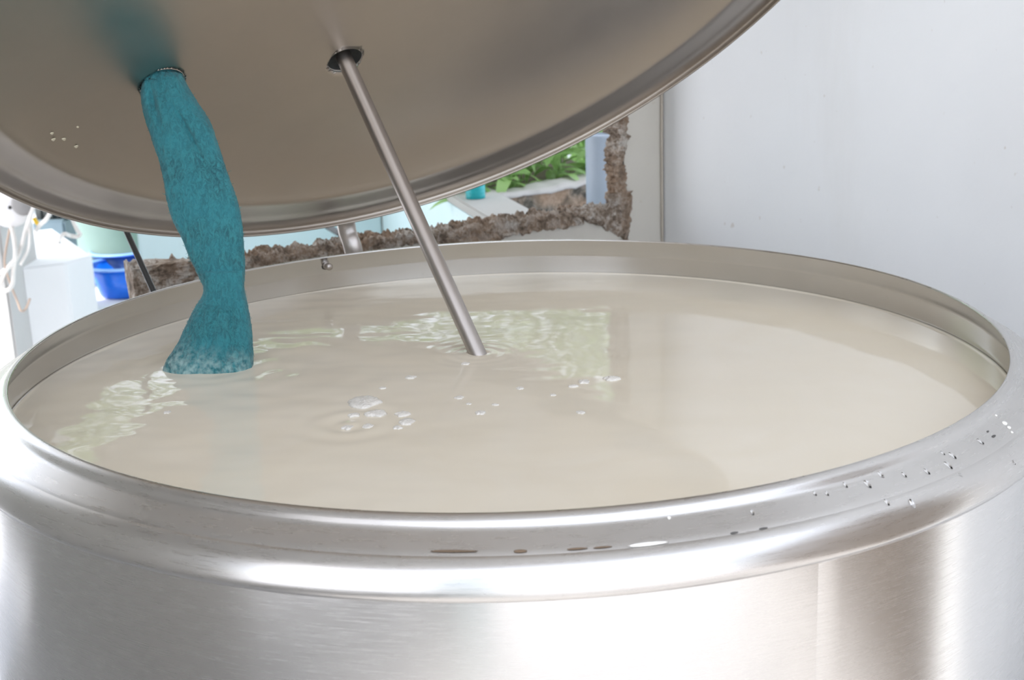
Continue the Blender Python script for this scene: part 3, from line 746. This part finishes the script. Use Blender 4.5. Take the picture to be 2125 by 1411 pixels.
# plants
def leaf_mesh(L, Wd, curl, fold=0.25):
    bm = bmesh.new(); n = 6; rows = []
    for i in range(n+1):
        t = i/n; wd = Wd*math.sin(PI*min(1, t*0.93+0.07))**0.75*(1-0.25*t); a = curl*t
        y = L*(math.sin(a)/curl if curl else t)*1.0; z = -L*(1-math.cos(a))/curl if curl else 0
        if i == n: wd = 0.0004
        rows.append([bm.verts.new((s*wd, y, z+abs(s)*wd*fold)) for s in (-1, 0, 1)])
    for a, b in zip(rows[:-1], rows[1:]):
        for k in range(2): bm.faces.new((a[k], a[k+1], b[k+1], b[k]))
    me = bpy.data.meshes.new('leaf'); bm.to_mesh(me); bm.free()
    for p in me.polygons: p.use_smooth = True
    me.materials.append(MT['leaf']); return me
leaves = [leaf_mesh(0.13, 0.017, 1.3), leaf_mesh(0.17, 0.020, 1.6), leaf_mesh(0.10, 0.020, 1.0)]
wu = wd_.normalized()
rp = random.Random(5)
def plant(base, hgt, nl, label):
    pl = empty('leafy_plant', base); tag(pl, label, 'plant', 'green plants behind the planter wall')
    top = Vector((rp.uniform(-.03, .03), rp.uniform(-.03, .03), hgt))
    st = catmull([base, base+top*0.5+Vector((rp.uniform(-.02, .02), 0, 0)), base+top], 5)
    obj('stem', tube_bm(bmesh.new(), st, lambda t: 0.004*(1-t*0.6), 6), 'leaf', pl)
    for i in range(nl):
        f = 0.15+0.85*(i/nl); p = base+top*f; o = bpy.data.objects.new('leaf', leaves[rp.randrange(3)]); COL.objects.link(o)
        az = i*2.4+rp.uniform(-.4, .4); tilt = rp.uniform(0.15, 1.0)
        o.matrix_world = Matrix.Translation(p) @ Matrix.Rotation(az, 4, 'Z') @ Matrix.Rotation(tilt, 4, 'X') @ Matrix.Rotation(rp.uniform(-.4, .4), 4, 'Y') @ Matrix.Scale(rp.uniform(0.8, 1.3), 4)
        o.parent = pl; o.matrix_parent_inverse = pl.matrix_world.inverted()
where = ['by the grey pipe', 'left of the pipe', 'in the middle of the planter', 'near the turquoise pipe', 'at the left end of the planter']
npl = 0
for row in range(4):
    for j in range(6):
        u_ = 0.03+j*0.20+rp.uniform(-.03, .03)+(0.09 if row % 2 else 0)
        b_ = Vector((w0.x, w0.y, wz-0.07))+wu*(u_-0.05)+wn*0.12+ed*(0.03+row*0.19)
        hg = 0.16+row*0.085+rp.uniform(-.02, .05)+(0.05*j/5)
        rown = ['front', 'second', 'third', 'back'][row]; col_ = ['leftmost', 'second from left', 'third from left', 'fourth from left', 'fifth from left', 'rightmost'][j]
        plant(b_, hg, 22, '%s bright green plant in the %s row behind the mossy wall' % (col_, rown))
        npl += 1
# hedge and bushes further out, one mass of leaves each
lf = MT['leaf_d']
def bush(name, c, rx, ry, rz, n, label, mat, ls=0.06, trunk=False):
    e = empty(name, (c.x, c.y, 0)); tag(e, label, 'bush' if not trunk else 'tree')
    vs, fs = [], []; rb = random.Random(int(c.x*100)+n)
    for i in range(n):
        d = Vector((rb.gauss(0, 1), rb.gauss(0, 1), rb.gauss(0, 1))).normalized()
        k = rb.uniform(0.55, 1.0); bump_ = 1+0.25*noise.noise(d*2.3+c)
        p = c+Vector((d.x*rx, d.y*ry, d.z*rz))*k*bump_
        if p.z < 0: continue
        a = Vector((rb.gauss(0, 1), rb.gauss(0, 1), rb.gauss(0, .6))).normalized(); b = a.orthogonal().normalized(); b = (b+a.cross(b)*rb.uniform(-1, 1)).normalized()
        l = ls*rb.uniform(0.7, 1.4); i0 = len(vs); vs += [p, p+a*l*0.5+b*l*0.25, p+a*l, p+a*l*0.5-b*l*0.25]; fs.append((i0, i0+1, i0+2, i0+3))
    me = bpy.data.meshes.new('foliage'); me.from_pydata([tuple(v) for v in vs], [], fs)
    o = link('foliage', me, mat, e, False); o['kind'] = 'stuff'
    tube('trunk', [Vector((c.x, c.y, 0)), Vector((c.x+0.03, c.y, c.z*0.5)), c], 0.05 if trunk else 0.025, 'bark', e, 10)
hc = Vector((w0.x, w0.y, 0))+wn*2.3
bush('hedge_bush', hc+wu*1.0+Z*0.75, 0.9, 0.6, 0.85, 9000, 'dense green bush behind the planter, left part', 'leaf')
bush('hedge_bush', hc+wu*2.4+Z*0.85, 1.0, 0.6, 0.95, 9000, 'dense green bush behind the planter, right part', 'leaf')
bush('garden_tree', Vector((-4.2, 7.5, 2.6)), 1.9, 1.5, 1.9, 14000, 'light green tree far behind on the left', 'leaf_d', 0.11, True)
bush('garden_tree', Vector((-0.6, 9.0, 2.8)), 2.0, 1.5, 2.0, 14000, 'light green tree far behind in the middle', 'leaf_d', 0.11, True)

# ------------------------------------------------------------------ left background
def bucket(cx, cy, rtop, ht, mats, label, zb=0.0):
    e = empty('bucket', (cx, cy, zb)); tag(e, label, 'bucket', 'blue buckets left of the tank')
    rb = rtop*0.74; th = 0.004
    prof = [(0, 0.0), (rb*0.92, 0.0), (rb, 0.012), (rtop, ht), (rtop-th, ht), (rb-th, 0.018), (rb*0.85, 0.008), (0, 0.008)]
    obj('bucket_body', lathe(prof, 64, Vector((cx, cy, zb))), mats[0], e)
    obj('bucket_rim', lathe([(rtop-th, ht-0.004), (rtop+0.016, ht-0.002), (rtop+0.018, ht+0.004), (rtop+0.012, ht+0.008), (rtop-th, ht+0.008)], 64, Vector((cx, cy, zb)), close=True), mats[1], e)
# front bucket: rim centre about (241,549), bottom about y 625
bc = at_z(247, 622, 0.0)
rt_ = 66*((bc-CAM).length/FPX)
bcc = bc+Vector((0, 0.74*rt_, 0))
rc = at_z(247, 548, 0.0)
hb0 = 0.16
for _ in range(30):
    p = at_z(247, 548, hb0); hb0 += (0 if abs(p.y-bcc.y) < 0.002 else (0.002 if p.y > bcc.y else -0.002))
bucket(bcc.x, bcc.y, rt_, hb0, ('blue', 'blue_rim'), 'bright blue plastic bucket with pale rim, the nearer of two')
p2 = at_z(252, 520, hb0+0.02)
bucket(p2.x, p2.y, 58*((p2-CAM).length/FPX), hb0+0.02, ('blue_grey', 'blue_rim'), 'darker faded blue bucket standing behind the bright one')
# white sunlit block
D0 = 4.9
c1 = at_d(136, 545, D0); zt = c1.z
c2 = at_z(191, 530, zt); c3 = at_z(110, 474, zt); c4 = at_z(40, 482, zt)
bm = bmesh.new()
cen = (c1+c2+c3)/3
c0 = at_d(44, 560, D0-0.02); c0.z = zt
poly = [c0, c1, c2, c3, c4]
tp_ = [bm.verts.new(Vector((p.x, p.y, zt))) for p in poly]; bt_ = [bm.verts.new(Vector((p.x, p.y, 0.0))) for p in poly]
bm.faces.new(tp_); bm.faces.new(bt_[::-1])
for i in range(5): bm.faces.new((tp_[i], bt_[i], bt_[(i+1) % 5], tp_[(i+1) % 5]))
bmesh.ops.bevel(bm, geom=bm.edges[:], offset=0.006, segments=2, affect='EDGES')
o = obj('masonry_block', bm, 'white_block', None, False); tag(o, 'low sunlit white masonry block left of the blue buckets', 'block')
# grey pillar at the frame edge
k0 = at_z(62, 742, 0.0)
k0 = at_d(40, 742, 4.75); k0.z = 0
o = box('pillar', Vector((k0.x-0.5, k0.y-0.02, -0.002)), Vector((0.5, 0, 0)), Vector((0, 0.32, 0)), Z*2.7, 'grey_wall', None, 0.008); tag(o, 'grey plastered pillar at the left edge behind the tank', 'pillar')
kd = math.hypot(k0.x-CAM.x, k0.y-CAM.y)
FRY = k0.y-0.02
def pil(px, py, off=0.0): return at_plane(px, py, Vector((0, FRY-off, 0)), Vector((0, 1, 0)))
# white round lamp housing and grey socket on the pillar
dc = pil(18, 428, 0.03); kk = (dc-CAM).length/FPX; axy = (Vector((1, 0, 0)), Z, Vector((0, -1, 0)))
e = empty('round_fitting', dc); tag(e, 'white round electrical fitting on the grey pillar', 'fitting')
obj('housing', lathe([(0, -0.035), (40*kk, -0.035), (42*kk, -0.02), (42*kk, 0.0), (36*kk, 0.012), (0, 0.016)], 48, dc, axy), 'white_plastic', e)
obj('screw', lathe([(0, 0.014), (3.5*kk, 0.014), (3*kk, 0.02), (0, 0.021)], 16, pil(24, 429, 0.03), axy), 'dark_metal', e)
dc2 = pil(47, 424, 0.06)
o = obj('grey_disc', lathe([(0, -0.05), (20*kk, -0.05), (22*kk, -0.03), (22*kk, 0.0), (16*kk, 0.008), (0, 0.008)], 32, dc2-Vector((0, 0.0, 0)), axy), simple('grey plastic', (0.25, 0.24, 0.235), 0.5)); tag(o, 'dull grey disc just right of the white round fitting', 'fitting')
# cables
cabs = [
 ([(78, 400), (70, 425), (58, 470), (47, 500), (38, 530), (22, 548), (0, 568)], 4.0, 'cable', 'white cable running down left from the lid edge to the frame edge'),
 ([(72, 400), (64, 440), (52, 480), (44, 515), (30, 545), (14, 560), (2, 585)], 3.5, 'cable', 'second white cable beside the first, slightly lower'),
 ([(68, 405), (62, 450), (62, 490), (58, 520), (42, 550)], 3.0, 'cable', 'short white cable hanging in front of the white block'),
 ([(24, 470), (30, 500), (32, 530), (28, 560), (26, 590), (14, 603), (-6, 600)], 4.5, 'cable', 'thick white cable looping below the round fitting'),
 ([(105, 420), (104, 440), (96, 455), (84, 466), (74, 480)], 4.5, 'cable', 'curved white cable hooking under the lid edge'),
 ([(146, 440), (152, 458), (161, 478), (166, 486), (160, 491), (146, 489), (132, 486)], 4.5, 'cable', 'white bent rod with a sharp corner above the block'),
 ([(20, 475), (12, 520), (10, 550), (22, 590), (36, 625), (44, 645), (54, 640), (62, 620)], 2.5, simple('tan cable', (0.55, 0.42, 0.34), 0.6), 'thin tan cable hanging low against the pillar'),
]
for pts, wd, mt, lab in cabs:
    P = [pil(a, b, 0.05+0.01*(i % 3)) for i, (a, b) in enumerate(pts)]
    if lab.startswith('white bent'): P = [at_d(a, b, 4.85) for a, b in pts]+[at_z(122, 500, zt+0.004)]
    o = tube('cable', P, wd*kk*0.95, mt, None, 10, 6); tag(o, lab, 'cable', 'cables at the left pillar')
o = tube('cable', [pil(a, b, 0.02) for a, b in ((70, 452), (75, 460), (84, 472))], 4*kk, 'yellow', None, 10, 4); tag(o, 'short yellow cable end between the white cables', 'cable', 'cables at the left pillar')
# dark machine behind the cables
mc = at_d(112, 452, 6.4); mkx = (mc-CAM).length/FPX
e = empty('pump', (mc.x, mc.y, 0)); tag(e, 'dark pump motor behind the white cables, mostly hidden by the lid', 'pump')
obj('motor_body', tube_bm(bmesh.new(), [mc+Vector((-28*mkx, 0, 10*mkx)), mc+Vector((26*mkx, 0, 14*mkx))], 20*mkx, 24), 'cable_dark', e)
box('pump_base', Vector((mc.x-32*mkx, mc.y-0.08, 0)), Vector((62*mkx, 0, 0)), Vector((0, 0.16, 0)), Z*(mc.z-0.0), simple('blue grey base', (0.14, 0.20, 0.24), 0.6), e, 0.01)
for i in range(4): obj('cooling_fin', lathe([(20*mkx, -0.004), (23*mkx, -0.004), (23*mkx, 0.004), (20*mkx, 0.004)], 24, mc+Vector(((-18+i*11)*mkx, 0, 12*mkx)), (Vector((0, 1, 0)), Z, Vector((1, 0, 0))), True), 'cable_dark', e)
# sage green tank
g0 = at_d(215, 520, 7.2); gk = (g0-CAM).length/FPX
gt = empty('water_tank', (g0.x, g0.y, 0)); tag(gt, 'sage green plastic water tank beyond the buckets', 'tank')
RG = 118*gk; zt_ = g0.z
prg = [(0, 0), (RG*1.12, 0.0), (RG*1.12, zt_*0.8), (RG*1.08, zt_+0.00), (RG*0.90, zt_+60*gk), (RG*0.7, zt_+150*gk), (RG*0.5, zt_+190*gk), (0, zt_+200*gk)]
obj('tank_body', lathe(smooth_prof(prg, 2), 64, Vector((g0.x, g0.y, 0))), 'sage', gt)
obj('tank_lid', lathe([(0, 0), (RG*0.3, 0), (RG*0.3, 0.03), (RG*0.26, 0.04), (0, 0.045)], 40, Vector((g0.x, g0.y, zt_+198*gk))), 'cable_dark', gt)
